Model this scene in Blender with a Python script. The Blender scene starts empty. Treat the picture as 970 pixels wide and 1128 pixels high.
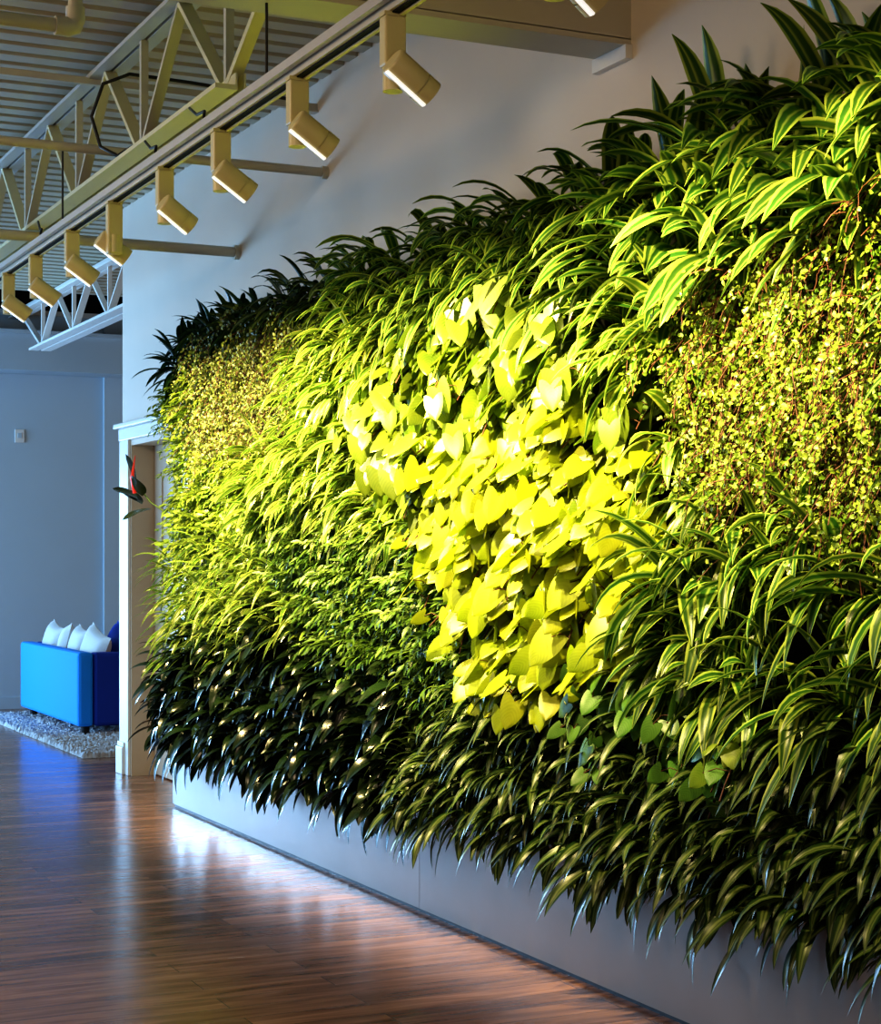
import bpy, bmesh, math, random
from mathutils import Vector, Matrix
R = math.radians
random.seed(7)
SC = bpy.context.scene
COL = SC.collection
H = 1.6                      # eye height of the camera

# ------------------------------------------------------------------ helpers
def tag(o, label=None, cat=None, group=None, kind=None):
    if label: o['label'] = label
    if cat: o['category'] = cat
    if group: o['group'] = group
    if kind: o['kind'] = kind
    return o

def empty(name, loc=(0, 0, 0), rz=0, label=None, cat=None, group=None):
    o = bpy.data.objects.new(name, None)
    o.empty_display_size = .1
    COL.objects.link(o)
    o.location = loc
    o.rotation_euler = (0, 0, rz)
    return tag(o, label, cat, group)

def copy_tree(o, parent=None):
    c = o.copy()
    COL.objects.link(c)
    c.parent = parent
    for ch in o.children:
        copy_tree(ch, c)
    return c

class MB:
    """collects shapes, then links them as one mesh object"""
    def __init__(s):
        s.v = []; s.f = []; s.uv = []; s.mi = []; s.sm = []
    def quad(s, pts, uv=None, mi=0, sm=False):
        n = len(s.v)
        s.v += [tuple(p) for p in pts]
        s.f.append(tuple(range(n, n + len(pts))))
        s.uv.append(uv or [(0, 0)] * len(pts)); s.mi.append(mi); s.sm.append(sm)
    def grid(s, rows, uvs, mi=0, sm=True, closed=False):
        n = len(s.v); c = len(rows[0])
        for r in rows: s.v += [tuple(p) for p in r]
        for i in range(len(rows) - 1):
            for j in range(c if closed else c - 1):
                k = (j + 1) % c
                a, b = n + i * c + j, n + i * c + k
                d, e = n + (i + 1) * c + k, n + (i + 1) * c + j
                s.f.append((a, b, d, e))
                s.uv.append([uvs[i][j], uvs[i][k], uvs[i + 1][k], uvs[i + 1][j]] if uvs else [(0, 0)] * 4)
                s.mi.append(mi); s.sm.append(sm)
    def box(s, x0, x1, y0, y1, z0, z1, mi=0, m=None):
        p = [Vector((x, y, z)) for z in (z0, z1) for y in (y0, y1) for x in (x0, x1)]
        if m: p = [m @ q for q in p]
        n = len(s.v); s.v += [tuple(q) for q in p]
        for f in ((0, 2, 3, 1), (4, 5, 7, 6), (0, 1, 5, 4), (2, 6, 7, 3), (0, 4, 6, 2), (1, 3, 7, 5)):
            s.f.append(tuple(n + k for k in f)); s.uv.append([(0, 0)] * 4); s.mi.append(mi); s.sm.append(False)
    def bar(s, a, b, w, h, mi=0):
        a, b = Vector(a), Vector(b)
        d = (b - a).normalized()
        u = d.cross(Vector((0, 0, 1)))
        if u.length < .01: u = Vector((1, 0, 0))
        u.normalize(); t = u.cross(d)
        n = len(s.v)
        for q in (a, b):
            for i, j in ((-1, -1), (1, -1), (1, 1), (-1, 1)):
                s.v.append(tuple(q + u * (w / 2 * i) + t * (h / 2 * j)))
        for f in ((0, 1, 2, 3), (7, 6, 5, 4), (0, 4, 5, 1), (1, 5, 6, 2), (2, 6, 7, 3), (3, 7, 4, 0)):
            s.f.append(tuple(n + k for k in f)); s.uv.append([(0, 0)] * 4); s.mi.append(mi); s.sm.append(False)
    def tube(s, pts, r, seg=10, mi=0, cap=True):
        pts = [Vector(p) for p in pts]
        rr = r if isinstance(r, (list, tuple)) else [r] * len(pts)
        rows = []
        ref = None
        for i, p in enumerate(pts):
            d = (pts[min(i + 1, len(pts) - 1)] - pts[max(i - 1, 0)])
            d = d.normalized() if d.length > 1e-9 else Vector((0, 0, 1))
            if ref is None:
                ref = d.cross(Vector((.3, .2, .93)))
                if ref.length < .05: ref = d.cross(Vector((1, 0, 0)))
            u = (ref - d * ref.dot(d)).normalized(); ref = u
            w = d.cross(u)
            rows.append([p + (u * math.cos(2 * math.pi * k / seg) + w * math.sin(2 * math.pi * k / seg)) * rr[i] for k in range(seg)])
        s.grid(rows, None, mi, True, True)
        if cap:
            for r_, fl in ((rows[0], 1), (rows[-1], 0)):
                s.quad(list(reversed(r_)) if fl else r_, None, mi)
    def cyl(s, a, b, r, seg=20, mi=0, cap=True):
        s.tube([a, b], r, seg, mi, cap)
    def mesh(s, name, mats):
        me = bpy.data.meshes.new(name)
        me.from_pydata(s.v, [], s.f)
        uvl = me.uv_layers.new(name='UVMap')
        k = 0
        flat = []
        for u in s.uv:
            for q in u: flat += [q[0], q[1]]
        uvl.data.foreach_set('uv', flat)
        me.polygons.foreach_set('material_index', s.mi)
        me.polygons.foreach_set('use_smooth', s.sm)
        for m in (mats if isinstance(mats, (list, tuple)) else [mats]): me.materials.append(m)
        me.update()
        return me
    def build(s, name, mats, parent=None, bevel=0, **kw):
        o = bpy.data.objects.new(name, s.mesh(name, mats))
        COL.objects.link(o)
        if parent: o.parent = parent
        if bevel:
            b = o.modifiers.new('bevel', 'BEVEL'); b.width = bevel; b.segments = 2; b.limit_method = 'ANGLE'
        return tag(o, **kw)

def structure(name, mb, mat, bevel=0):
    return mb.build(name, mat, None, bevel, kind='structure')

# ------------------------------------------------------------------ materials
def nodes(name):
    m = bpy.data.materials.new(name); m.use_nodes = True
    nt = m.node_tree
    return m, nt, nt.nodes['Principled BSDF'], nt.nodes['Material Output']

def plain(name, col, rough=.6, metal=0, var=.06, scale=6, bump=0, spec=.5):
    m, nt, b, out = nodes(name)
    tc = nt.nodes.new('ShaderNodeTexCoord')
    nz = nt.nodes.new('ShaderNodeTexNoise'); nz.inputs['Scale'].default_value = scale; nz.inputs['Detail'].default_value = 5
    nt.links.new(tc.outputs['Object'], nz.inputs['Vector'])
    mx = nt.nodes.new('ShaderNodeMix'); mx.data_type = 'RGBA'
    mx.inputs[6].default_value = (*[c * (1 - var) for c in col], 1)
    mx.inputs[7].default_value = (*[min(1, c * (1 + var)) for c in col], 1)
    nt.links.new(nz.outputs['Fac'], mx.inputs[0])
    nt.links.new(mx.outputs[2], b.inputs['Base Color'])
    b.inputs['Roughness'].default_value = rough; b.inputs['Metallic'].default_value = metal
    b.inputs['Specular IOR Level'].default_value = spec
    if bump:
        bp = nt.nodes.new('ShaderNodeBump'); bp.inputs['Strength'].default_value = bump; bp.inputs['Distance'].default_value = .01
        nt.links.new(nz.outputs['Fac'], bp.inputs['Height']); nt.links.new(bp.outputs['Normal'], b.inputs['Normal'])
    return m

def wood_floor():
    m, nt, b, out = nodes('plank_floor')
    L = nt.links.new; N = nt.nodes.new
    tc = N('ShaderNodeTexCoord')
    br = N('ShaderNodeTexBrick')
    br.inputs['Scale'].default_value = 1; br.inputs['Brick Width'].default_value = 1.25; br.inputs['Row Height'].default_value = .15
    br.inputs['Mortar Size'].default_value = .0018; br.inputs['Mortar Smooth'].default_value = .1; br.inputs['Bias'].default_value = 0
    br.inputs['Color1'].default_value = (0, 0, 0, 1); br.inputs['Color2'].default_value = (1, 1, 1, 1); br.inputs['Mortar'].default_value = (.5, .5, .5, 1)
    br.offset = .37
    L(tc.outputs['Object'], br.inputs['Vector'])
    mp = N('ShaderNodeMapping'); mp.inputs['Scale'].default_value = (1.0, 9, 1)
    L(tc.outputs['Object'], mp.inputs['Vector'])
    add = N('ShaderNodeVectorMath'); add.operation = 'ADD'
    L(mp.outputs[0], add.inputs[0]); L(br.outputs['Color'], add.inputs[1])
    nz = N('ShaderNodeTexNoise'); nz.inputs['Scale'].default_value = 2.2; nz.inputs['Detail'].default_value = 4; nz.inputs['Distortion'].default_value = .6
    L(add.outputs[0], nz.inputs['Vector'])
    r1 = N('ShaderNodeValToRGB')
    r1.color_ramp.elements[0].position = .3; r1.color_ramp.elements[0].color = (.16, .078, .05, 1)
    r1.color_ramp.elements[1].position = .72; r1.color_ramp.elements[1].color = (.40, .215, .14, 1)
    L(nz.outputs['Fac'], r1.inputs[0])
    r2 = N('ShaderNodeMapRange'); r2.inputs['To Min'].default_value = .75; r2.inputs['To Max'].default_value = 1.25
    sp = N('ShaderNodeSeparateColor'); L(br.outputs['Color'], sp.inputs[0]); L(sp.outputs[0], r2.inputs['Value'])
    mul = N('ShaderNodeVectorMath'); mul.operation = 'SCALE'
    L(r1.outputs[0], mul.inputs[0]); L(r2.outputs[0], mul.inputs['Scale'])
    gap = N('ShaderNodeMix'); gap.data_type = 'RGBA'; gap.inputs[7].default_value = (.02, .011, .008, 1)
    L(br.outputs['Fac'], gap.inputs[0]); L(mul.outputs[0], gap.inputs[6])
    L(gap.outputs[2], b.inputs['Base Color'])
    rr = N('ShaderNodeMapRange'); rr.inputs['To Min'].default_value = .14; rr.inputs['To Max'].default_value = .32
    L(nz.outputs['Fac'], rr.inputs['Value']); L(rr.outputs[0], b.inputs['Roughness'])
    bp = N('ShaderNodeBump'); bp.inputs['Strength'].default_value = .12; bp.inputs['Distance'].default_value = .003
    hs = N('ShaderNodeMath'); hs.operation = 'SUBTRACT'; L(nz.outputs['Fac'], hs.inputs[0]); L(br.outputs['Fac'], hs.inputs[1])
    L(hs.outputs[0], bp.inputs['Height']); L(bp.outputs['Normal'], b.inputs['Normal'])
    b.inputs['Specular IOR Level'].default_value = .6
    return m

def leaf_mat(name, dark, light, stripe=None, rough=.38, trans=.3, tcol=None, vary=.35, veins=0, edge=0):
    """u runs across the blade (0..1), v along it; stripe = list of (position, 0 dark / 1 light) stops across the blade"""
    m, nt, b, out = nodes(name)
    L = nt.links.new; N = nt.nodes.new
    uv = N('ShaderNodeUVMap'); sx = N('ShaderNodeSeparateXYZ'); L(uv.outputs[0], sx.inputs[0])
    oi = N('ShaderNodeObjectInfo')
    geo = N('ShaderNodeNewGeometry')
    tc = N('ShaderNodeTexCoord')
    nz = N('ShaderNodeTexNoise'); nz.inputs['Scale'].default_value = 9; nz.inputs['Detail'].default_value = 3
    L(tc.outputs['Object'], nz.inputs['Vector'])
    fac = None
    if stripe:
        rp = N('ShaderNodeValToRGB')
        els = rp.color_ramp.elements
        while len(els) < len(stripe): els.new(.5)
        for e, (p, v) in zip(els, stripe): e.position = p; e.color = (v, v, v, 1)
        wob = N('ShaderNodeMath'); wob.operation = 'MULTIPLY_ADD'; wob.inputs[1].default_value = .12; 
        sub = N('ShaderNodeMath'); sub.operation = 'SUBTRACT'; sub.inputs[1].default_value = .5
        L(nz.outputs['Fac'], sub.inputs[0]); L(sub.outputs[0], wob.inputs[0]); L(sx.outputs['X'], wob.inputs[2])
        L(wob.outputs[0], rp.inputs[0]); fac = rp.outputs[0]
    else:
        mr = N('ShaderNodeMapRange'); mr.inputs['From Min'].default_value = .3; mr.inputs['From Max'].default_value = .7
        L(nz.outputs['Fac'], mr.inputs['Value']); fac = mr.outputs[0]
    mx = N('ShaderNodeMix'); mx.data_type = 'RGBA'
    mx.inputs[6].default_value = (*dark, 1); mx.inputs[7].default_value = (*light, 1)
    L(fac, mx.inputs[0])
    col = mx.outputs[2]
    if veins:
        wv = N('ShaderNodeTexWave'); wv.inputs['Scale'].default_value = 1; wv.wave_type = 'BANDS'
        cb = N('ShaderNodeCombineXYZ')
        ab = N('ShaderNodeMath'); ab.operation = 'SUBTRACT'; ab.inputs[1].default_value = .5; L(sx.outputs['X'], ab.inputs[0])
        a2 = N('ShaderNodeMath'); a2.operation = 'ABSOLUTE'; L(ab.outputs[0], a2.inputs[0])
        a3 = N('ShaderNodeMath'); a3.operation = 'MULTIPLY_ADD'; a3.inputs[1].default_value = -.9; L(a2.outputs[0], a3.inputs[0]); L(sx.outputs['Y'], a3.inputs[2])
        a4 = N('ShaderNodeMath'); a4.operation = 'MULTIPLY'; a4.inputs[1].default_value = 2.6; L(a3.outputs[0], a4.inputs[0])
        L(a4.outputs[0], cb.inputs[0]); L(cb.outputs[0], wv.inputs['Vector'])
        v2 = N('ShaderNodeMix'); v2.data_type = 'RGBA'; v2.inputs[7].default_value = (*[min(1, c * 1.5 + .03) for c in light], 1)
        vf = N('ShaderNodeMath'); vf.operation = 'MULTIPLY'; vf.inputs[1].default_value = veins; L(wv.outputs['Fac'], vf.inputs[0])
        L(vf.outputs[0], v2.inputs[0]); L(col, v2.inputs[6]); col = v2.outputs[2]
    # plant to plant and leaf to leaf variation
    hs = N('ShaderNodeHueSaturation')
    ri = N('ShaderNodeMath'); ri.operation = 'ADD'; L(geo.outputs['Random Per Island'], ri.inputs[0]); L(oi.outputs['Random'], ri.inputs[1])
    mv = N('ShaderNodeMapRange'); mv.inputs['From Max'].default_value = 2; mv.inputs['To Min'].default_value = 1 - vary; mv.inputs['To Max'].default_value = 1 + vary
    L(ri.outputs[0], mv.inputs['Value']); L(mv.outputs[0], hs.inputs['Value'])
    mh = N('ShaderNodeMapRange'); mh.inputs['To Min'].default_value = .485; mh.inputs['To Max'].default_value = .515
    L(geo.outputs['Random Per Island'], mh.inputs['Value']); L(mh.outputs[0], hs.inputs['Hue'])
    L(col, hs.inputs['Color'])
    L(hs.outputs[0], b.inputs['Base Color'])
    b.inputs['Roughness'].default_value = rough
    b.inputs['Specular IOR Level'].default_value = .5
    tr = N('ShaderNodeBsdfTranslucent')
    if tcol: tr.inputs['Color'].default_value = (*tcol, 1)
    else: L(hs.outputs[0], tr.inputs['Color'])
    ms = N('ShaderNodeMixShader'); ms.inputs[0].default_value = trans
    L(b.outputs[0], ms.inputs[1]); L(tr.outputs[0], ms.inputs[2]); L(ms.outputs[0], out.inputs['Surface'])
    return m

M = {}
M['floor'] = wood_floor()
M['wall'] = plain('painted_wall', (.70, .63, .55), .75, var=.03, scale=3, bump=.03)
M['back_wall'] = plain('painted_back_wall', (.50, .60, .68), .7, var=.03, scale=2)
M['white'] = plain('white_gloss_trim', (.78, .77, .74), .35, var=.02)
M['jamb'] = plain('beige_jamb', (.62, .52, .40), .5, var=.04)
M['door'] = plain('beige_door', (.58, .47, .36), .5, var=.05)
M['steel'] = plain('painted_steel', (.54, .51, .42), .5, var=.05)
M['chord'] = plain('painted_grey_steel', (.50, .50, .49), .45, var=.06)
M['deck'] = plain('painted_deck', (.50, .455, .35), .6, var=.06)
M['cream'] = plain('bounce_tinted_steel', (.66, .62, .40), .45, var=.05)  # yellow light bounced off the plants put into the steel's colour
M['fixture'] = plain('cream_fixture', (.60, .55, .32), .4, var=.04)
M['edge_highlight'] = plain('white_edge_highlight', (.95, .95, .95), .3, var=.0)  # glowing white strip stands for the highlight along each can
M['edge_highlight'].node_tree.nodes['Principled BSDF'].inputs['Emission Color'].default_value = (1, 1, 1, 1)
M['edge_highlight'].node_tree.nodes['Principled BSDF'].inputs['Emission Strength'].default_value = .5
M['black'] = plain('black_rubber', (.012, .012, .012), .5, var=.1)
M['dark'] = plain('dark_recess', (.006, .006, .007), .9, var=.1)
M['blue_fabric'] = plain('blue_upholstery', (.012, .27, .78), .85, var=.06, scale=60, bump=.15)
M['navy_and_shade'] = plain('navy_and_shaded_upholstery', (.01, .045, .33), .85, var=.06, scale=60)  # the sofa's blue with its shade put in; also the navy cushion
M['pillow'] = plain('pale_cushion_cloth', (.58, .57, .55), .9, var=.05, scale=80, bump=.15)
M['wood_leg'] = plain('dark_wood', (.02, .013, .01), .4)
M['rug'] = plain('shag_pile', (.46, .46, .47), .95, var=.55, scale=30, bump=.8)
M['planter'] = plain('brushed_grey_planter', (.25, .205, .18), .38, .3, var=.16, scale=2.2)
M['felt'] = plain('black_felt', (.008, .01, .006), .95, var=.2)
M['tube'] = plain('white_light_cover', (.9, .93, .97), .3, var=.01)

# plants
STR = [(0, 1), (.12, .9), (.2, 0), (.40, .05), (.5, .75), (.60, .05), (.8, 0), (.88, .9), (1, 1)]
M['dracaena'] = leaf_mat('striped_strap_leaf', (.030, .098, .015), (.36, .46, .09), STR, .33, .28)
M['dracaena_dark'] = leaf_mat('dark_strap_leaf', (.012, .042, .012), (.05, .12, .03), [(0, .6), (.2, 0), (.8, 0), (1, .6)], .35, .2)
M['lime_strap'] = leaf_mat('lime_strap_leaf', (.075, .17, .014), (.42, .48, .10), STR, .36, .35)
M['heart'] = leaf_mat('lime_heart_leaf', (.10, .20, .014), (.25, .325, .035), None, .36, .32, veins=.12, vary=.5)
M['heart_green'] = leaf_mat('green_heart_leaf', (.05, .15, .02), (.14, .28, .04), None, .36, .3, veins=.2)
M['hot_heart'] = leaf_mat('hot_spot_heart_leaf', (.24, .33, .010), (.42, .49, .025), None, .36, .35, veins=.12, vary=.45)  # heart leaf yellowed and brightened for the track lights' hot spot
M['pale_heart'] = leaf_mat('pale_heart_leaf', (.22, .32, .07), (.36, .45, .14), None, .4, .3, veins=.12)
M['silver'] = leaf_mat('silver_lance_leaf', (.018, .05, .010), (.20, .26, .08), [(0, 0), (.22, .1), (.34, .9), (.46, .5), (.5, 0), (.54, .5), (.66, .9), (.78, .1), (1, 0)], .34, .2)
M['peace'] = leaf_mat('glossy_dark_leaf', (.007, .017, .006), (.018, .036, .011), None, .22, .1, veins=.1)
M['bush'] = leaf_mat('small_green_leaf', (.065, .15, .016), (.18, .28, .04), None, .4, .3)
M['mint'] = leaf_mat('small_yellow_leaf', (.14, .24, .02), (.34, .42, .06), None, .42, .35)
M['creeper'] = leaf_mat('tiny_round_leaf', (.11, .22, .015), (.36, .44, .07), None, .4, .35)
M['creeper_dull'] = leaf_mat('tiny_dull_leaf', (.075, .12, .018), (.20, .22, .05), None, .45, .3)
M['stem_red'] = plain('red_brown_stem', (.11, .04, .02), .6, var=.3, scale=20)
M['stem_green'] = plain('green_stem', (.10, .17, .03), .5, var=.2, scale=20)
M['rubber'] = leaf_mat('rubber_leaf', (.03, .04, .02), (.05, .07, .03), None, .2, .1)
M['sheath'] = plain('red_sheath', (.75, .05, .04), .35, var=.1)

# ------------------------------------------------------------------ room
WX = 3.536            # face of the green-wall wall
DECK = 4.154          # underside of the roof deck
BY = 18.7             # far wall
LX = -4.6             # window wall on the left, outside the picture
CORNER = 12.86        # free end of the green-wall wall

b = MB(); b.box(LX, 8, -4, BY + .3, -.1, 0)
structure('floor', b, M['floor'])

b = MB()              # main wall with a doorway behind the planter
b.box(WX, WX + .3, -4, 11.35, 0, DECK + .05)
b.box(WX, WX + .3, 11.35, 12.64, 2.42, DECK + .05)
b.box(WX, WX + .3, 12.64, CORNER, 0, DECK + .05)
structure('wall_right', b, M['wall'])

b = MB()
b.box(LX, -1.6, BY, BY + .2, 0, 4.14); b.box(2.4, 4.93, BY, BY + .2, 0, 4.14); b.box(-1.6, 2.4, BY, BY + .2, 2.5, 4.14)
b.box(4.93, 8, BY - .05, BY + .2, 0, 4.14)
b.box(LX, 8, BY, BY + .2, 4.42, 4.9)
structure('wall_back', b, M['back_wall'])
b = MB(); b.box(LX, 8, BY + .35, BY + .4, 4.0, 4.6)
structure('trim_3', b, M['dark'])
b = MB(); b.box(LX, 8, BY - .42, BY, 3.50, 3.87); b.box(LX, 8, BY - .46, BY, 3.87, 3.91)
structure('trim_4', b, M['back_wall'])
b = MB(); b.box(LX, 8, BY - .05, BY, 4.12, 4.17)
structure('trim_5', b, M['white'])
b = MB(); b.box(LX, -1.6, BY - .02, BY, 0, .12); b.box(2.4, 4.93, BY - .02, BY, 0, .12); b.box(4.92, 8, BY - .07, BY - .05, 0, .12)
structure('baseboard_back', b, M['back_wall'])

b = MB()              # left wall with tall openings that let the daylight in
for y0, y1 in ((-4, 12.6), (15.4, 15.8), (18.4, BY)): b.box(LX - .2, LX, y0, y1, 0, DECK + .05)
b.box(LX - .2, LX, 12.6, 18.4, 0, .3); b.box(LX - .2, LX, 12.6, 18.4, 3.3, DECK + .05)
structure('wall_left', b, M['wall'])

def deck(name, y0, y1, z, p=.185):
    b = MB(); y = y0; prof = []
    while y < y1:
        prof += [(y, z), (y + .115, z), (y + .130, z + .045), (y + .168, z + .045)]
        y += p
    rows = [[(LX, q[0], q[1]) for q in prof], [(8, q[0], q[1]) for q in prof]]
    b.grid(rows, None, 0, False)
    b.box(LX, 8, y0, y1, z + .06, z + .09)
    return structure(name, b, M['deck'])
deck('ceiling', -4, 17.2, DECK)
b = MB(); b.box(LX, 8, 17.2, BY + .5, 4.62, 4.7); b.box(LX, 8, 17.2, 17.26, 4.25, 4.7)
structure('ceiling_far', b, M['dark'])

# doorway at the far end of the wall
b = MB()
b.box(WX - .022, WX, 12.64, CORNER + .01, 0, 2.44)
b.box(WX - .022, WX, 11.2, 11.35, 0, 2.44)
structure('trim_1', b, M['white'], .004)
b = MB()
b.box(WX - .03, WX, 11.18, CORNER + .01, 2.44, 2.53)
b.box(WX - .065, WX, 11.15, CORNER + .03, 2.53, 2.565)
structure('trim_2', b, M['white'], .008)
b = MB(); b.box(WX - .045, WX - .02, 12.72, CORNER + .03, 0, .2); b.box(WX - .035, WX - .02, 12.72, CORNER + .025, .2, .235)
structure('baseboard_right', b, M['white'], .005)
b = MB()
b.box(WX, WX + .3, 12.62, 12.642, 0, 2.42); b.box(WX, WX + .3, 11.348, 11.37, 0, 2.42); b.box(WX, WX + .3, 11.37, 12.62, 2.40, 2.42)
structure('trim_6', b, M['jamb'])
b = MB()
b.box(WX + .17, WX + .21, 11.375, 12.61, .012, 2.40)
for z0, z1 in ((.25, 1.0), (1.2, 2.2)):
    b.box(WX + .16, WX + .17, 11.55, 11.58, z0, z1); b.box(WX + .16, WX + .17, 12.40, 12.43, z0, z1)
    b.box(WX + .16, WX + .17, 11.55, 12.43, z0, z0 + .03); b.box(WX + .16, WX + .17, 11.55, 12.43, z1 - .03, z1)
d = structure('door_1', b, M['door'])
b = MB(); b.tube([(WX + .16, 11.46, 1.05), (WX + .11, 11.46, 1.05), (WX + .11, 11.58, 1.05)], .011)
b.build('door_handle', M['chord'], d)

# beam that carries the joists, running into the wall
b = MB()
b.box(LX, WX, 5.745, 5.775, 3.545, 4.12); b.box(LX, WX, 5.935, 5.965, 3.545, 4.12)
b.box(LX, WX, 5.745, 5.965, 3.523, 3.548); b.box(LX, WX, 5.745, 5.965, 4.11, DECK)
structure('beam', b, M['steel'])
b = MB(); b.box(WX - .03, WX, 5.735, 5.985, 3.47, 3.523)
structure('beam_bracket', b, M['white'])

# ------------------------------------------------------------------ open web joists
def joist(x, y0, y1, zt, zb, label, group, endy=None, mat_t='chord', mat_b='cream', rz=0, ext=.6):
    t = empty('steel_joist', (x, y0, zb), rz, label, 'joist', group)
    w = .075; wb = .108
    b = MB()
    for s in (-1, 1):
        b.box(min(s * .008, s * w), max(s * .008, s * w), -ext, y1 - y0, zt - zb - .02, zt - zb)
        b.box(min(s * .008, s * .016), max(s * .008, s * .016), -ext, y1 - y0, zt - zb, zt - zb + .06)
    b.build('top_chord', M[mat_t], t)
    b = MB()
    for s in (-1, 1):
        b.box(min(s * .014, s * wb), max(s * .014, s * wb), .2, y1 - y0, 0, .02)
        b.box(min(s * .014, s * .022), max(s * .014, s * .022), .2, y1 - y0, .02, .07)
    b.build('bottom_chord', M[mat_b], t)
    y = .35; up = True; k = 0; st = .62
    hh = zt - zb
    b = MB(); b.bar((0, -.55, hh - .01), (0, .35, .03), .05, .03); b.build('web_bar', M['white' if rz else 'cream'], t)
    while y + st < y1 - y0:
        b = MB()
        if up: b.bar((0, y, .03), (0, y + st, hh - .01), .06, .022)
        else: b.bar((0, y, hh - .01), (0, y + st, .03), .05, .022)
        b.build('web_bar', M['white' if rz else ('steel' if k % 2 else 'cream')], t)
        if up:
            b = MB(); b.bar((0, y, .02), (0, y, hh - .01), .035, .03); b.build('web_post', M['white' if rz else 'steel'], t)
        y += st; up = not up; k += 1
    return t
joist(2.355, 6.6, 15.7, 4.05, 3.47, 'open-web steel roof joist above the track lights, running away from the viewer', None)

joist(3.99, 17.75, 23.2, 4.085, 3.62, 'pale steel roof joist in the far blue room, left of the free wall end', None, None, 'white', 'white', math.pi, .9)

# pipes and bridging bars
def pipe(name, pts, r, mat, label, cat, bracket=None):
    t = empty(name, pts[0], 0, label, cat)
    o0 = Vector(pts[0])
    b = MB(); b.tube([Vector(p) - o0 for p in pts], r, 12); b.build('pipe_run', M[mat], t)
    if bracket:
        b = MB(); b.cyl(Vector(bracket[0]) - o0, Vector(bracket[1]) - o0, r * 1.45, 14); b.build('collar', M[mat], t)
    return t
pipe('ceiling_pipe', [(WX, 8.82, 3.64), (-4, 8.82, 3.64)], .024, 'steel', 'cream pipe crossing the ceiling to the wall, between the third and fourth lights', 'pipe', ((WX, 8.82, 3.64), (WX - .03, 8.82, 3.64)))
pipe('ceiling_pipe', [(WX, 10.25, 3.435), (-4, 10.25, 3.435)], .031, 'steel', 'lowest cream ceiling pipe, ending on the wall just above the plants', 'pipe', ((WX, 10.25, 3.435), (WX - .03, 10.25, 3.435)))
t = empty('bridging_bar', (0, 8.97, 4.02), 0, 'thin grey bridging bar tight under the roof deck', 'steel bar')
b = MB(); b.bar((WX, 0, 0), (-4, 0, 0), .035, .035); b.build('bar', M['steel'], t)
b = MB(); b.box(WX - .16, WX, -.03, .03, -.03, -.018); b.build('wall_cleat', M['steel'], t)
e = Vector((1.82, 7.35, 3.80))
t = empty('sprinkler_pipe', e, 0, 'thick cream pipe with an elbow at the upper left under the roof', 'pipe')
b = MB(); b.tube([(0, 0, .03), (0, 0, DECK - .002 - e.z)], .030, 14); b.build('pipe_drop', M['steel'], t)
b = MB(); b.tube([(-.03, 0, 0), (-4, 0, 0)], .030, 14); b.build('pipe_run', M['steel'], t)
b = MB()
b.tube([(-.085, 0, 0), (-.03, 0, 0), (-.008, 0, .008), (0, 0, .03), (0, 0, .085)], [.04, .041, .042, .041, .04], 14); b.build('elbow', M['steel'], t)

# ------------------------------------------------------------------ lighting track
TX, TZ = 2.12, 3.19
t = empty('lighting_track', (TX, 4, TZ), 0, 'long cream lighting track hung under the joist, carrying the row of spotlights', 'lighting track')
b = MB(); b.box(-.022, .022, -6, 8, .0, .045); b.build('track_rail', M['steel'], t, .003)
b = MB(); b.box(-.010, .012, -6, 8, -.004, .0); b.build('track_slot', M['dark'], t)
b = MB(); b.box(.012, .024, -6, 8, -.010, .0); b.build('track_lip', M['cream'], t)
b = MB(); b.box(-.05, -.03, -6, 8, .02, .05); b.build('conduit', M['chord'], t)
for y, zt in ((1.85, DECK), (4.82, 3.62)):
    b = MB(); b.cyl((0, y, .045), (0, y, zt - TZ), .005, 8); b.build('hanger_rod', M['black'], t, label='thin black hanger rod')
for y in (.75, 2.55, 3.2, 5.3):
    b = MB(); b.tube([(0, y, .045), (0, y, .10), (.015, y + .04, .125), (.06, y + .28, .17), (.10, y + .5, .25)], .006, 8)
    b.build('cable_hook', M['black'], t, label='bent black cable support')

def head(label, y, yaw, pitch, side=-1, group='cream track spotlights'):
    t = empty('track_spotlight', (TX, y, TZ), 0, label, 'spotlight', group)
    b = MB(); b.box(-.035, .035, -.02, .02, -.012, .0); b.build('track_adapter', M['fixture'], t)
    b = MB(); b.box(-.034, .034, -.024, .024, -.235 if side > 0 else -.16, -.012); b.cyl((0, .0, -.23), (0, .0, -.15), .03, 18); b.build('stem', M['fixture'], t, .006)
    rot = Matrix.Translation((.022 if side < 0 else -.005, side * .055, -.190)) @ Matrix.Rotation(yaw, 4, 'Z') @ Matrix.Rotation(pitch, 4, 'Y')
    # can: axis along local +X
    def tr(mb): mb.v = [tuple(rot @ Vector(p)) for p in mb.v]; return mb
    b = MB()
    b.tube([(-.062, 0, 0), (-.060, 0, 0), (-.054, 0, 0), (.047, 0, 0)], [.036, .041, .044, .044], 28); can = tr(b).build('can', M['fixture'], t)
    b = MB()
    b.tube([(.050, 0, 0), (.092, 0, 0)], .045, 28, cap=False); b.tube([(.092, 0, 0), (.055, 0, 0)], .041, 28, cap=False)
    b.tube([(.0475, 0, 0), (.0503, 0, 0)], .042, 28); tr(b).build('snoot', M['fixture'], can)
    b = MB(); b.box(-.060, .090, -.020, -.004, -.0475, -.0415); tr(b).build('painted_edge_glint', M['edge_highlight'], t, label='white strip standing for the lower edge highlight')
    b = MB(); b.cyl((.051, 0, 0), (.054, 0, 0), .039, 24); tr(b).build('lens', M['tube'], can)
    li = bpy.data.lights.new('spot', 'SPOT')
    lo = bpy.data.objects.new('spot', li); COL.objects.link(lo)
    return t, lo
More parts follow.
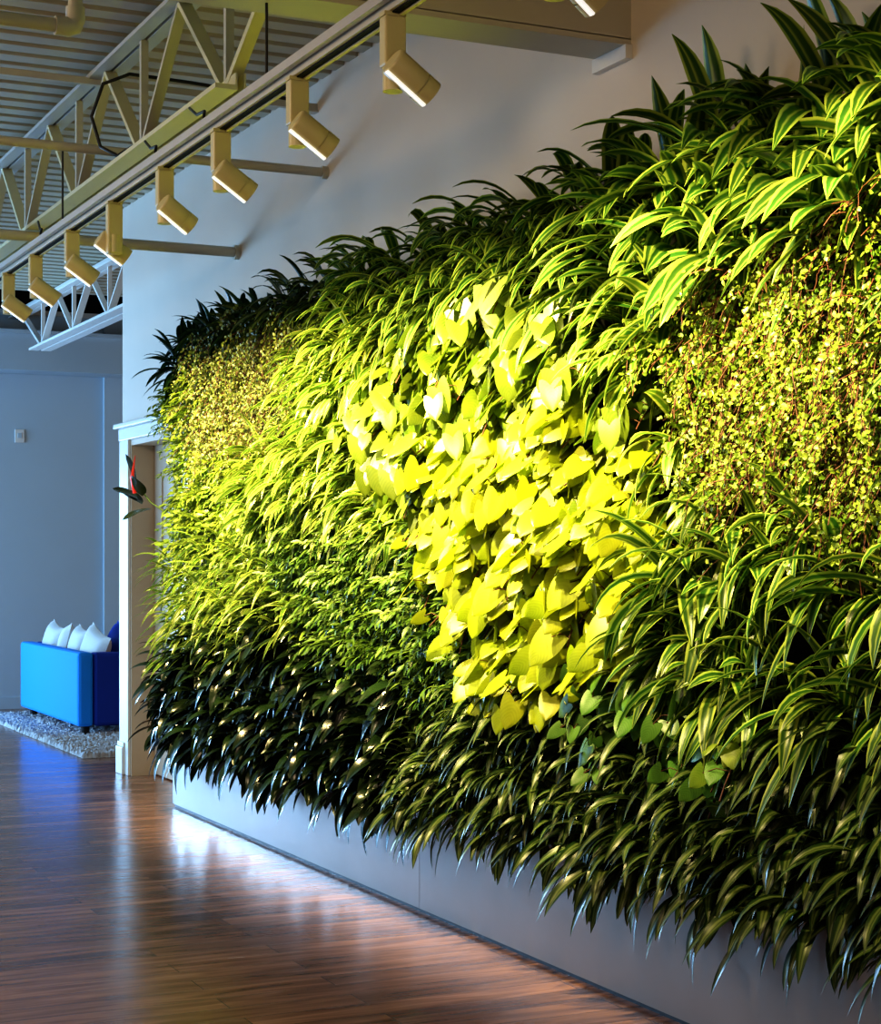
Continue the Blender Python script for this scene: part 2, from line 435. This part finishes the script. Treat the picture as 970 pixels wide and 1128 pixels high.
HEADS = [  # y, yaw, label
    (3.80, 8, 'cream track spotlight cut off by the top edge of the picture'),
    (4.77, 4, 'largest fully visible track spotlight, in front of the wall near the beam'),
    (5.55, 0, 'third track spotlight from the near end, with the hanger rod just left of it'),
    (6.35, 0, 'fourth track spotlight from the near end, in front of the pale wall'),
    (7.07, 8, 'track spotlight just above the highest far pipe end, sixth from the far end'),
    (7.85, 1, 'track spotlight whose can sits behind its stem, over the wall corner'),
    (8.63, 0, 'third track spotlight from the far end of the row'),
    (9.42, 0, 'second track spotlight from the far end of the row'),
    (10.10, 0, 'farthest track spotlight, cut by the left edge of the picture'),
]
SPOTS = []
for y, yaw, lab in HEADS:
    SPOTS.append(head(lab, y, R(yaw), R(34), 1 if yaw == 1 else -1))

# black cable looping around the joist web
t = empty('black_cable', (2.34, 8.6, 3.9), 0, 'black cable looping loosely around the joist web', 'cable')
b = MB()
b.tube([(.9, -.1, .02), (.35, -.05, .06), (.06, 0, .08), (-.06, .05, .03), (-.1, .12, -.12), (-.06, .1, -.27), (0, 0, -.33), (.05, -.12, -.30), (.09, -.3, -.20)], .009, 8)
b.build('cable_run', M['black'], t)

# small sensor on the back wall
b = MB(); b.box(-.05, .05, -.02, 0, -.07, .07)
o = b.build('wall_plate', M['white'], None, .006); o.location = (4.04, BY, 2.85); tag(o, 'small pale square plate high on the blue back wall', 'wall plate')
b = MB(); b.box(-.02, .02, -.028, -.02, -.02, .03); b.build('plate_button', M['back_wall'], o)

# ------------------------------------------------------------------ sofa, cushions, rug
t = empty('sofa', (3.81, 15.3, 0), 0, 'bright blue boxy sofa seen from behind, on a grey shag rug', 'sofa')
b = MB(); b.box(0, .14, .0, 2.3, .11, .755); o = b.build('backrest', M['blue_fabric'], t, .03)
for y0 in (0, 2.12):
    b = MB(); b.box(.142, .95, y0, y0 + .18, .11, .75); b.build('armrest', M['navy_and_shade'], t, .03)
b = MB(); b.box(.2, .93, .18, 2.12, .11, .3); b.build('seat_base', M['navy_and_shade'], t, .02)
for k in range(2):
    b = MB(); b.box(.21, .95, .185 + k * .97, .185 + k * .97 + .96, .3, .46); b.build('seat_cushion', M['navy_and_shade'], t, .03)
for x, y in ((.1, .14), (.1, 2.16), (.85, .14), (.85, 2.16)):
    b = MB(); b.tube([(x, y, .0), (x, y, .11)], [.03, .04], 10); b.build('leg', M['wood_leg'], t)

def pillow(mat):
    b = MB(); n = 14
    for sgn in (1, -1):
        rows = []
        for i in range(n + 1):
            r = []
            for j in range(n + 1):
                u = i / n * 2 - 1; v = j / n * 2 - 1
                px = u * .25 * (1 - .10 * (1 - v * v) * abs(u) ** 2); py = v * .25 * (1 - .10 * (1 - u * u) * abs(v) ** 2)
                h = .085 * ((1 - u ** 4) * (1 - v ** 4)) ** .6
                r.append((sgn * h, px, py))
            rows.append(r if sgn > 0 else r[::-1])
        b.grid(rows, None, 0, True)
    return b.mesh('cushion', mat)
pm = pillow(M['pillow']); pm2 = pillow(M['navy_and_shade'])
for y, dz, rx, lab in ((17.30, 0, 8, 'pale grey cushion at the far end of the blue sofa'),
                   (16.80, 0, -6, 'second pale grey cushion from the far end of the sofa'),
                   (16.30, 0, 5, 'third pale grey cushion from the far end of the sofa'),
                   (15.74, .0, 14, 'largest pale grey cushion, nearest on the sofa back')):
    o = bpy.data.objects.new('cushion', pm); COL.objects.link(o)
    o.location = (4.06, y, .70 + dz); o.rotation_euler = (R(rx), R(14), R(-8 + rx)); o.scale = (1, 1.1, 1.0)
    tag(o, lab, 'cushion', 'cushions along the sofa back')
o = bpy.data.objects.new('cushion', pm2); COL.objects.link(o); o.location = (4.30, 15.86, .70); o.rotation_euler = (R(20), R(16), R(10))
tag(o, 'dark blue cushion behind the nearest pale cushion', 'cushion', 'cushions along the sofa back')
o = bpy.data.objects.new('cushion', pm); COL.objects.link(o); o.location = (4.55, 15.66, .69); o.rotation_euler = (R(-6), R(18), R(60))
tag(o, 'pale cushion by the sofa arm, half hidden at the wall corner', 'cushion', 'cushions along the sofa back')

random.seed(3)
b = MB(); rows = []; nx, ny = 150, 260
for i in range(nx + 1):
    r = []
    for j in range(ny + 1):
        x = i / nx * 2.4; y = j / ny * 4.0
        edge = min(i, j, nx - i, ny - j)
        z = 0.0 if edge == 0 else random.uniform(.012, .055)
        jx = random.uniform(-.008, .008); jy = random.uniform(-.008, .008)
        r.append((x + jx, y + jy, z + .002))
    rows.append(r)
b.grid(rows, None, 0, False)
o = b.build('shag_rug', M['rug']); o.location = (3.49, 13.85, 0); tag(o, 'grey shaggy rug under the blue sofa', 'rug')

# ------------------------------------------------------------------ planter and backing of the green wall
PX, PY0, PY1 = 3.349, 2.6, 10.99
t = empty('planter_trough', (PX, PY1, 0), 0, 'long low grey metal planter along the foot of the green wall', 'planter')
seams = [0, -3.75, -8.39]
for a, c in zip(seams, seams[1:]):
    b = MB(); b.box(0, .02, c + .002, a - .002, .018, .48); b.build('front_panel', M['planter'], t)
b = MB(); b.box(.02, WX - PX - .002, -.02, 0, .018, .48); b.build('end_panel', M['planter'], t)
b = MB(); b.box(.012, .03, -8.39, -.004, 0, .018); b.build('base_shadow_strip', M['black'], t, label='black strip standing for the seam shadow')  # black strip painted for the shadow line under the planter
b = MB(); b.box(.02, WX - PX - .002, -8.39, -.02, .40, .44); b.build('soil', M['felt'], t)
b = MB(); b.box(3.46, WX - .003, PY0, 10.95, .46, 2.95)
o = b.build('planting_panel', M['felt'], None); tag(o, 'black felt planting panel behind the green wall plants', 'planting panel')

# ------------------------------------------------------------------ plants.  local axes: -X out of the wall, +Z up, Y along the wall
OUT = Vector((-1, 0, 0)); UP = Vector((0, 0, 1)); LAT = Vector((0, 1, 0))
rnd = random.Random(11)
U = rnd.uniform

def blade(mb, p, d, L, W, droop, prof, seg=8, fold=.25, twist=0, mi=0, curl=0, lift=None):
    """a long leaf that leaves p along d and bends down under its own weight"""
    p = Vector(p); d = Vector(d).normalized()
    rows = []; uvs = []
    ds = L / seg
    side = None
    for i in range(seg + 1):
        t = i / seg
        ref = d.cross(UP)
        if ref.length < .15: ref = side or d.cross(OUT)
        ref.normalize()
        if side and ref.dot(side) < 0: ref = -ref
        side = ref
        n = side.cross(d).normalized()
        s2 = side * math.cos(twist * t) + n * math.sin(twist * t)
        n2 = s2.cross(d)
        w = W * .5 * prof(t)
        rows.append([p + s2 * (w * q) + n2 * (abs(q) * w * fold) for q in (-1, -.5, 0, .5, 1)])
        uvs.append([(q * .5 + .5, t) for q in (-1, -.5, 0, .5, 1)])
        p = p + d * ds
        d = (d + Vector((0, 0, -1)) * (droop * ds / L * (.35 + 1.3 * t)) * 1.0).normalized()
    mb.grid(rows, uvs, mi, True)

strap = lambda t: max(.03, (.45 + 1.6 * t if t < .34 else 1.0) * (1 if t < .55 else max(0, 1 - ((t - .55) / .45) ** 1.8)))
lance = lambda t: max(.02, (math.sin(math.pi * t ** .75)) ** .8)
oval = lambda t: max(.03, math.sin(math.pi * t ** .85) ** .6)

def heart(mb, p, d, n, L, W, mi=0, cup=.06, tipbend=.22):
    """heart leaf: base at p, tip along d, upper face along n"""
    d = Vector(d).normalized(); n = Vector(n); n = (n - d * n.dot(d)).normalized(); s = d.cross(n)
    rows = []; uvs = []; m = 6
    for i in range(8):
        t = i / 7
        w = W * .5 * ((1 - t) ** .92) * (1 + 1.45 * t)
        r = []; u_ = []
        for k in range(m + 1):
            u = k / m * 2 - 1
            back = -.26 * L * (math.sin(abs(u) * math.pi * .62)) * (1 - t) ** 2.2
            a = t * L + back
            hgt = cup * L * abs(u) * (1 - .5 * t) - tipbend * L * t * t * .5 - .05 * L * u * u
            r.append(Vector(p) + d * a + s * (u * w) + n * hgt); u_.append((u * .5 + .5, t))
        rows.append(r); uvs.append(u_)
    mb.grid(rows, uvs, mi, True)

def leaflet(mb, p, d, n, L, W, mi=0):
    d = Vector(d).normalized(); n = Vector(n); n = n - d * n.dot(d)
    if n.length < .05: n = OUT - d * OUT.dot(d)
    n.normalize(); s = d.cross(n); p = Vector(p)
    rows = []; uvs = []
    for t, w in ((0, .15), (.35, 1), (.7, .75), (1, .04)):
        c = p + d * (L * t) - n * (L * .18 * t * t)
        rows.append([c - s * (W * .5 * w) + n * (W * .12 * w), c, c + s * (W * .5 * w) + n * (W * .12 * w)])
        uvs.append([(0, t), (.5, t), (1, t)])
    mb.grid(rows, uvs, mi, True)

def rnd_dir(lo, hi, phi=None, upb=0):
    """direction tilted lo..hi degrees away from straight out of the wall"""
    th = R(U(lo, hi)); ph = U(0, 2 * math.pi) if phi is None else phi
    return (OUT * math.cos(th) + (LAT * math.cos(ph) + UP * math.sin(ph)) * math.sin(th) + UP * upb).normalized()

def make_strap(n, L0, L1, W, droop, lo=25, hi=80, upb=.25, mat='dracaena', fold=.3):
    mb = MB()
    for k in range(n):
        ph = k * 2.399 + U(-.3, .3)
        d = rnd_dir(lo, hi, ph, upb)
        L = U(L0, L1)
        blade(mb, OUT * U(.02, .10) + UP * U(-.02, .03), d, L, W * U(.8, 1.15), droop * U(.6, 1.4), strap, 9, fold, U(-.7, .7))
    mb.tube([OUT * -.03, OUT * .10], .012, 6)
    return mb.mesh('strap_plant', M[mat])

def make_lance(n, L0, L1, W, droop, mat, lo=25, hi=75, upb=.2, pet=.08, prof=lance, fold=.25):
    mb = MB()
    for k in range(n):
        ph = k * 2.399 + U(-.4, .4)
        d = rnd_dir(lo, hi, ph, upb)
        p0 = OUT * U(0, .05)
        p1 = p0 + d * U(pet * .6, pet * 1.4)
        mb.tube([p0, p1], .0035, 5, 0, False)
        blade(mb, p1, (d + UP * -.15), U(L0, L1), W * U(.8, 1.2), droop * U(.7, 1.4), prof, 8, fold, U(-.5, .5))
    return mb.mesh('lance_plant', M[mat])

def make_heart(n, L0, L1, mat, spread=.13):
    fo = MB(); st = MB()
    for v in range(4):
        a = Vector((0, U(-.06, .06), U(-.03, .06)))
        tip = a + OUT * U(.12, .26) + LAT * U(-spread, spread) + UP * U(-.26, -.06)
        mid = (a + tip) * .5 + OUT * .04 + UP * .06
        pts = [a * (1 - t) ** 2 + mid * (2 * t * (1 - t)) + tip * t * t for t in [i / 8 for i in range(9)]]
        st.tube(pts, .0028, 5, 0, False)
        for k in range(n):
            q = pts[2 + (k * 7) // n]
            lat = U(-1, 1)
            e = q + OUT * U(.02, .07) + LAT * (lat * .07) + UP * U(-.02, .05)
            st.tube([q, (q + e) * .5 + UP * .012, e], .0017, 4, 0, False)
            d = (UP * -U(.5, 1) + LAT * (lat * .7 + .15) + OUT * U(-.1, 1.1))
            nn = (OUT * U(.3, 1) + UP * U(-.1, 1.1) + LAT * (-.25 + U(-.9, .9)))
            L = U(L0, L1)
            heart(fo, e, d, nn, L, L * U(.74, .92))
    return fo.mesh('heart_foliage', M[mat]), st.mesh('vine_stem', M['stem_red'])

def make_bush(n, Lf, Wf, reach, mat, per=7):
    fo = MB(); st = MB()
    for s in range(n):
        d = rnd_dir(10, 75, s * 2.399, .25)
        L = reach * U(.6, 1.1)
        pts = [OUT * .02]; dd = d.copy(); p = OUT * .02
        for i in range(5):
            p = p + dd * (L / 5); dd = (dd + Vector((0, 0, -.16))).normalized(); pts.append(p.copy())
        st.tube(pts, .002, 4, 0, False)
        for k in range(per):
            q = pts[min(5, 2 + k * 4 // per)]
            ld = (dd + LAT * U(-1, 1) + UP * U(-.8, .5) + OUT * U(-.2, .6)).normalized()
            leaflet(fo, q + Vector((U(-.012, .012), U(-.012, .012), U(-.012, .012))), ld, UP * U(.3, 1) + OUT * U(.4, 1) + LAT * U(-.3, .3), Lf * U(.7, 1.25), Wf * U(.8, 1.2))
    return fo.mesh('bush_foliage', M[mat]), st.mesh('bush_stem', M['stem_green'])

# --- camera maths used only to find which patch of the wall a plant belongs to
TH = R(25.5); F = 1960.0
def to_px(p):
    x = p[0] * math.cos(TH) - p[1] * math.sin(TH); z = p[0] * math.sin(TH) + p[1] * math.cos(TH)
    return 485 + F * x / z, 612 - F * (p[2] - H) / z
def inside(pt, poly):
    x, y = pt; c = False; j = len(poly) - 1
    for i in range(len(poly)):
        xi, yi = poly[i]; xj, yj = poly[j]
        if (yi > y) != (yj > y) and x < (xj - xi) * (y - yi) / (yj - yi) + xi: c = not c
        j = i
    return c

ZONES = [   # patches of planting, first match wins: outlines of the patches as they grow across the wall
    ('rubber', [(120, 500), (195, 500), (200, 585), (120, 585)]),
    ('creeper_left', [(215, 395), (300, 352), (345, 360), (330, 440), (300, 500), (230, 520), (205, 470)]),
    ('creeper_right', [(745, 360), (790, 300), (880, 268), (1000, 200), (1020, 610), (880, 600), (800, 575), (745, 500)]),
    ('top_dark', [(100, 330), (250, 250), (430, 190), (440, 250), (350, 320), (300, 352), (205, 395), (160, 450), (100, 460)]),
    ('top_right', [(640, 300), (640, 100), (900, 0), (1100, -60), (1100, 180), (880, 268), (790, 300), (745, 360), (700, 335)]),
    ('top_mid', [(380, 320), (440, 200), (640, 100), (640, 300), (590, 335), (500, 350), (430, 375)]),
    ('lime_right', [(600, 320), (700, 335), (745, 360), (745, 500), (800, 575), (740, 620), (738, 560), (722, 450), (650, 385)]),
    ('heart_hot', [(500, 480), (570, 455), (722, 450), (738, 560), (740, 620), (720, 700), (650, 770), (560, 745), (530, 660), (480, 590)]),
    ('heart', [(430, 380), (500, 350), (600, 330), (650, 385), (722, 450), (738, 560), (740, 620), (720, 700), (650, 770), (560, 745), (530, 660), (470, 590), (415, 520), (375, 450)]),
    ('lime_mid', [(350, 320), (430, 375), (395, 450), (430, 520), (470, 590), (400, 585), (320, 590), (275, 560), (300, 500), (330, 440)]),
    ('mint', [(140, 450), (205, 395), (230, 520), (300, 500), (275, 560), (300, 600), (190, 610), (140, 560)]),
    ('bush', [(300, 600), (320, 590), (470, 590), (530, 660), (560, 745), (480, 760), (400, 740), (340, 700)]),
    ('spider_left', [(120, 585), (190, 610), (300, 600), (340, 700), (260, 720), (120, 720)]),
    ('peace', [(100, 700), (260, 720), (340, 700), (400, 740), (455, 770), (440, 960), (100, 960)]),
    ('striped_right', [(720, 640), (740, 620), (800, 575), (880, 600), (1100, 615), (1100, 850), (900, 830), (800, 770), (720, 740)]),
    ('heart_low', [(650, 770), (720, 700), (720, 740), (800, 770), (860, 815), (830, 850), (700, 800)]),
    ('silver', [(0, 0), (1200, 0), (1200, 1400), (0, 1400)]),
]
def zone(y, z):
    p = to_px((3.30, y, z))
    p = (p[0] + U(-14, 14), p[1] + U(-14, 14))
    for n, poly in ZONES:
        if inside(p, poly): return n, p
    return 'silver', p

V = {}
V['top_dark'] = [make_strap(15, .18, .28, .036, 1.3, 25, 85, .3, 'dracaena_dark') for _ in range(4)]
V['top_right'] = [make_strap(13, .26, .42, .072, 1.35, 20, 88, .28, 'dracaena') for _ in range(6)]
V['top_mid'] = [make_strap(16, .22, .36, .046, 1.9, 20, 80, .30, 'dracaena') for _ in range(6)]
V['lime_right'] = [make_strap(15, .22, .36, .048, 2.4, 15, 70, .15, 'lime_strap') for _ in range(4)]
V['lime_mid'] = [make_strap(18, .20, .36, .034, 1.9, 15, 75, .15, 'lime_strap') for _ in range(5)]
V['spider_left'] = [make_strap(18, .20, .34, .022, 1.9, 15, 85, .2, 'lime_strap') for _ in range(4)]
V['striped_right'] = [make_strap(14, .26, .42, .052, 2.4, 15, 75, .25, 'dracaena') for _ in range(5)]
V['silver'] = [make_lance(20, .16, .27, .039, 2.3, 'silver', 15, 70, .25, .07) for _ in range(6)]
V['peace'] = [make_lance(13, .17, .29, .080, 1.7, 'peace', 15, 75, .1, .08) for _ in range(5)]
V['heart'] = [make_heart(6, .06, .125, 'heart') for _ in range(6)]
V['heart_hot'] = [make_heart(6, .06, .125, 'hot_heart') for _ in range(6)]
V['heart_low'] = [make_heart(5, .055, .095, 'heart_green') for _ in range(3)]
V['bush'] = [make_bush(22, .055, .020, .24, 'bush', 9) for _ in range(4)]
V['mint'] = [make_bush(22, .045, .026, .20, 'mint', 9) for _ in range(4)]

INFO = {    # name, label, category, group
    'top_dark': ('dragon_plant', 'dark spiky dragon plant at far top', 'plant', 'dark dragon plants at the far top'),
    'top_right': ('dragon_plant', 'large striped dragon plant at near top', 'plant', 'large striped dragon plants at the near top'),
    'top_mid': ('dragon_plant', 'green striped dragon plant above lime vines', 'plant', 'striped dragon plants above the heart-leaf vines'),
    'lime_right': ('dragon_plant', 'lime strap-leaf plant beside near creeper', 'plant', 'lime strap-leaf plants beside the near creeper'),
    'lime_mid': ('spider_plant', 'lime narrow-leaved plant left of vines', 'plant', 'lime narrow-leaved plants left of the heart-leaf vines'),
    'spider_left': ('spider_plant', 'thin-leaved spider plant above dark foliage', 'plant', 'spider plants at the far end'),
    'striped_right': ('dragon_plant', 'cream-striped dragon plant under near creeper', 'plant', 'striped dragon plants below the near creeper'),
    'silver': ('chinese_evergreen', 'arching lance-leaved plant over planter', 'plant', 'lance-leaved plants along the planter'),
    'peace': ('peace_lily', 'dark glossy broad-leaved plant over planter', 'plant', 'dark glossy plants at the far foot of the wall'),
    'heart': ('philodendron', 'pale lime heart-leaf vine above hot-spot vines', 'plant', 'lime heart-leaf vines'),
    'heart_hot': ('philodendron', 'heart-leaf vine with hot-spot light painted yellow', 'plant', 'heart-leaf vines with painted hot-spot light'),
    'heart_low': ('philodendron', 'dull green heart-leaf vine below lime vines', 'plant', 'green heart-leaf vines'),
    'bush': ('umbrella_plant', 'small-leaved bushy green plant', 'plant', 'small-leaved bushy plants'),
    'mint': ('mint_plant', 'yellow-green small-leaved plant near far creeper', 'plant', 'yellow-green small-leaved plants'),
}
def put(kind, loc, rx, sc, over=None):
    me = rnd.choice(V[kind])
    nm, lab, cat, grp = over or INFO[kind]
    if isinstance(me, tuple):
        t = empty(nm, loc, 0, lab, cat, grp)
        t.rotation_euler = (rx, 0, U(-.15, .15)); t.scale = (sc, sc, sc)
        for q, pn in zip(me, ('foliage', 'stem')):
            o = bpy.data.objects.new(pn, q); COL.objects.link(o); o.parent = t
        return t
    o = bpy.data.objects.new(nm, me); COL.objects.link(o)
    o.location = loc; o.rotation_euler = (rx, U(-.15, .15), U(-.2, .2)); o.scale = (sc, sc, sc)
    return tag(o, lab, cat, grp)

SP = {'top_dark': .15, 'top_right': .20, 'top_mid': .18, 'lime_right': .175, 'lime_mid': .155, 'spider_left': .16, 'striped_right': .20,
      'silver': .15, 'peace': .16, 'heart': .165, 'heart_hot': .165, 'heart_low': .17, 'bush': .17, 'mint': .155}
placed = []
row = 0
zz = .53
while zz < 2.96:
    yy = 3.5 + (row % 2) * .08
    while yy < 10.93:
        y, z = yy + U(-.03, .03), zz + U(-.03, .03)
        k, p = zone(y, z)
        yy += SP.get(k, .12)
        if k in ('creeper_left', 'creeper_right', 'rubber') or p[0] > 1060: continue
        if k == 'striped_right' and p[0] > 790 and p[1] > 680 and rnd.random() < .55: continue
        placed.append((k, row, y, z))
    zz += .158; row += 1
ORD = ['', 'first', 'second', 'third'] + [w + 'th' for w in 'four fif six seven eigh nin ten eleven twelf thirteen fourteen fifteen sixteen seventeen eighteen nineteen twentie'.split()]
ORD += ['twenty-' + w for w in ORD[1:10]] + ['thirtieth'] + ['thirty-' + w for w in ORD[1:10]] + ['fortieth'] + ['forty-' + w for w in ORD[1:10]]
kinds = {}
for q in placed: kinds.setdefault(q[0], []).append(q)
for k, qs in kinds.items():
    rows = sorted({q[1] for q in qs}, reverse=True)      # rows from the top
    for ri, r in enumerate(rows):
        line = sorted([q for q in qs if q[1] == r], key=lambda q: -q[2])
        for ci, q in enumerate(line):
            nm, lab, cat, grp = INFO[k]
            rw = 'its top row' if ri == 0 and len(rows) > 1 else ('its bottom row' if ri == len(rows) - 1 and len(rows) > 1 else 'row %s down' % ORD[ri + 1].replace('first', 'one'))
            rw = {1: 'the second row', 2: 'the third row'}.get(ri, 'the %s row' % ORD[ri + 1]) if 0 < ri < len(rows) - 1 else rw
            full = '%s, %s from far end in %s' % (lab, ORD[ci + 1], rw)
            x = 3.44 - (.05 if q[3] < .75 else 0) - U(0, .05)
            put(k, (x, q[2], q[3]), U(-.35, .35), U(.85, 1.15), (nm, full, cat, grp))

# --- the two curtains of tiny-leaved creeper: nobody could count their leaves
def creeper(name, zn, n, mat, label, y0, y1, z0, z1, ls):
    fo = MB(); st = MB(); c = 0
    while c < n:
        y, z = U(y0, y1), U(z0, z1)
        if zone(y, z)[0] != zn: continue
        c += 1
        p = Vector((3.42 - abs(rnd.gauss(.07, .05)), y, z + .08))
        pts = [p.copy()]; d = Vector((U(-.5, .1), U(-.4, .4), U(-1, .15))).normalized()
        for i in range(rnd.randint(5, 9)):
            p = p + d * .035
            p.x = min(3.44, max(3.12, p.x))
            d = (d + Vector((U(-.35, .3), U(-.35, .35), -.22))).normalized(); pts.append(p.copy())
        st.tube(pts, .0019 if zn == 'creeper_right' else .0013, 3, 0, False)
        bare = rnd.random() < ((.8 if z > 2.5 else .25) if zn == 'creeper_right' else .12)
        for q in pts[1:]:
            for e in range(rnd.randint(0, 1) if bare else 3):
                ld = Vector((U(-1, .2), U(-1, 1), U(-1, .7)))
                leaflet(fo, q + Vector((U(-.012, .004), U(-.015, .015), U(-.015, .015))), ld, OUT + Vector((0, U(-.8, .8), U(-.3, 1))), ls * U(.7, 1.4), ls * U(.65, 1.0))
    t = empty(name, (0, 0, 0), 0, label, 'creeper'); t['kind'] = 'stuff'
    o = fo.build('foliage', M[mat], t, kind='stuff'); o2 = st.build('stem', M['stem_red'], t, kind='stuff', label='thin red-brown stems')
    return t
creeper('wire_vine', 'creeper_right', 1050, 'creeper', 'hanging mat of tiny-leaved creeper with red stems at the near end of the wall', 3.6, 6.6, 1.3, 3.0, .017)
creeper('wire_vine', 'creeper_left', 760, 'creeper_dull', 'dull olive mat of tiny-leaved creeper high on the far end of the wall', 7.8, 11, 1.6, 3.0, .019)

# red-sheathed rubber plant sticking out at the far edge
def rubber(loc):
    t = empty('rubber_plant', loc, 0, 'rubber plant with dark oval leaves and a red sheath at the far edge', 'plant')
    st = MB(); st.tube([(0, 0, -.12), (-.10, .08, -.04), (-.17, .16, .08)], .006, 7); st.build('stem', M['stem_green'], t)
    fo = MB()
    for p, d, L in (((-.17, .16, .02), (-.25, .05, 1), .26), ((-.16, .16, -.02), (-.7, .55, .45), .19), ((-.14, .14, -.05), (-.5, .75, .6), .18), ((-.1, .05, -.08), (-.9, .3, -.3), .2), ((-.15, .1, 0), (-.5, -.6, .7), .2)):
        blade(fo, p, d, L, L * .5, .25, oval, 8, .25, .6)
    fo.build('foliage', M['rubber'], t)
    b = MB(); b.tube([(-.19, .13, .02), (-.21, .12, .12), (-.19, .12, .26)], [.014, .014, .002], 8); b.build('leaf_sheath', M['sheath'], t, label='bright red leaf sheath')
    return t
rubber((3.33, 11.0, 1.98))
V['sprig'] = [make_heart(3, .05, .085, 'heart', .10)]
t = put('sprig', (3.36, 4.62, 1.05), 0, 1.0, ('pothos_sprig', 'small yellow-green sprig glowing among the dark lance-leaved plants below the near striped plants', 'plant', None))
V['pale'] = [make_heart(2, .13, .17, 'pale_heart', .06)]
put('pale', (3.36, 6.25, 2.70), 0, 1.0, ('philodendron', 'pale large-leaved heart-leaf vine at the very top of the lime heart-leaf patch', 'plant', None))

# ------------------------------------------------------------------ light
for k, (t, lo) in enumerate(SPOTS):
    li = lo.data
    li.energy = 410; li.color = (1.0, .80, .38); li.spot_size = R(84); li.spot_blend = 1.0; li.shadow_soft_size = .03
    lo.location = (TX + .13, HEADS[k][0] - .055, TZ - .25)
    tgt = Vector((3.35, HEADS[k][0] + .1, 2.15 if k < 2 else 1.87))
    lo.rotation_euler = (tgt - lo.location).to_track_quat('-Z', 'Y').to_euler()

def area(name, loc, tgt, sx, sy, e, col):
    li = bpy.data.lights.new(name, 'AREA'); li.shape = 'RECTANGLE'; li.size = sx; li.size_y = sy; li.energy = e; li.color = col
    o = bpy.data.objects.new(name, li); COL.objects.link(o); o.location = loc
    o.rotation_euler = (Vector(tgt) - Vector(loc)).to_track_quat('-Z', 'Y').to_euler()
    return o
area('glass_door_daylight', (.4, BY + .12, 1.25), (.9, 10, .9), 3.9, 2.4, 360, (.30, .60, 1.0))
li = bpy.data.lights.new('added_planter_spot', 'SPOT'); lo = bpy.data.objects.new('added_planter_spot', li); COL.objects.link(lo)  # extra spot added by the glass door to brighten the planter
li.energy = 1500; li.color = (.42, .68, 1.0); li.spot_size = R(26); li.spot_blend = 1; li.shadow_soft_size = .08
lo.location = (.6, BY - .1, 1.9); lo.rotation_euler = (Vector((3.35, 8.8, .1)) - lo.location).to_track_quat('-Z', 'Y').to_euler()
for yc, en in ((14.0, 280), (17.1, 300)):      # blue daylight at the tall windows of the left wall
    area('window_daylight', (LX - .15, yc, 1.8), (1, 17 if yc < 15 else yc, 1.5), 2.7, 2.9, en, (.30, .62, 1.0))

w = bpy.data.worlds.new('World'); SC.world = w; w.use_nodes = True
for yl, en in ((-1.0, 36), (3.5, 52), (7.5, 75)): area('added_warm_fill', (-1.6, yl, 3.9), (1.6, yl + .5, .8), 1.2, 1.2, en, (1, .76, .52))  # unseen warm fill lamps added to warm the wall
bg = w.node_tree.nodes['Background']; bg.inputs[0].default_value = (1.0, .84, .66, 1); bg.inputs[1].default_value = .38

# ------------------------------------------------------------------ camera
cam = bpy.data.cameras.new('camera'); co = bpy.data.objects.new('camera', cam); COL.objects.link(co)
co.location = (0, 0, H); co.rotation_euler = (R(90), 0, -TH)
cam.sensor_width = 36; cam.lens = F / 1128 * 36; cam.shift_y = 48 / 1128
cam.clip_end = 200
SC.camera = co
SC.view_settings.view_transform = 'Standard'
SC.view_settings.look = 'High Contrast'
SC.view_settings.exposure = 0
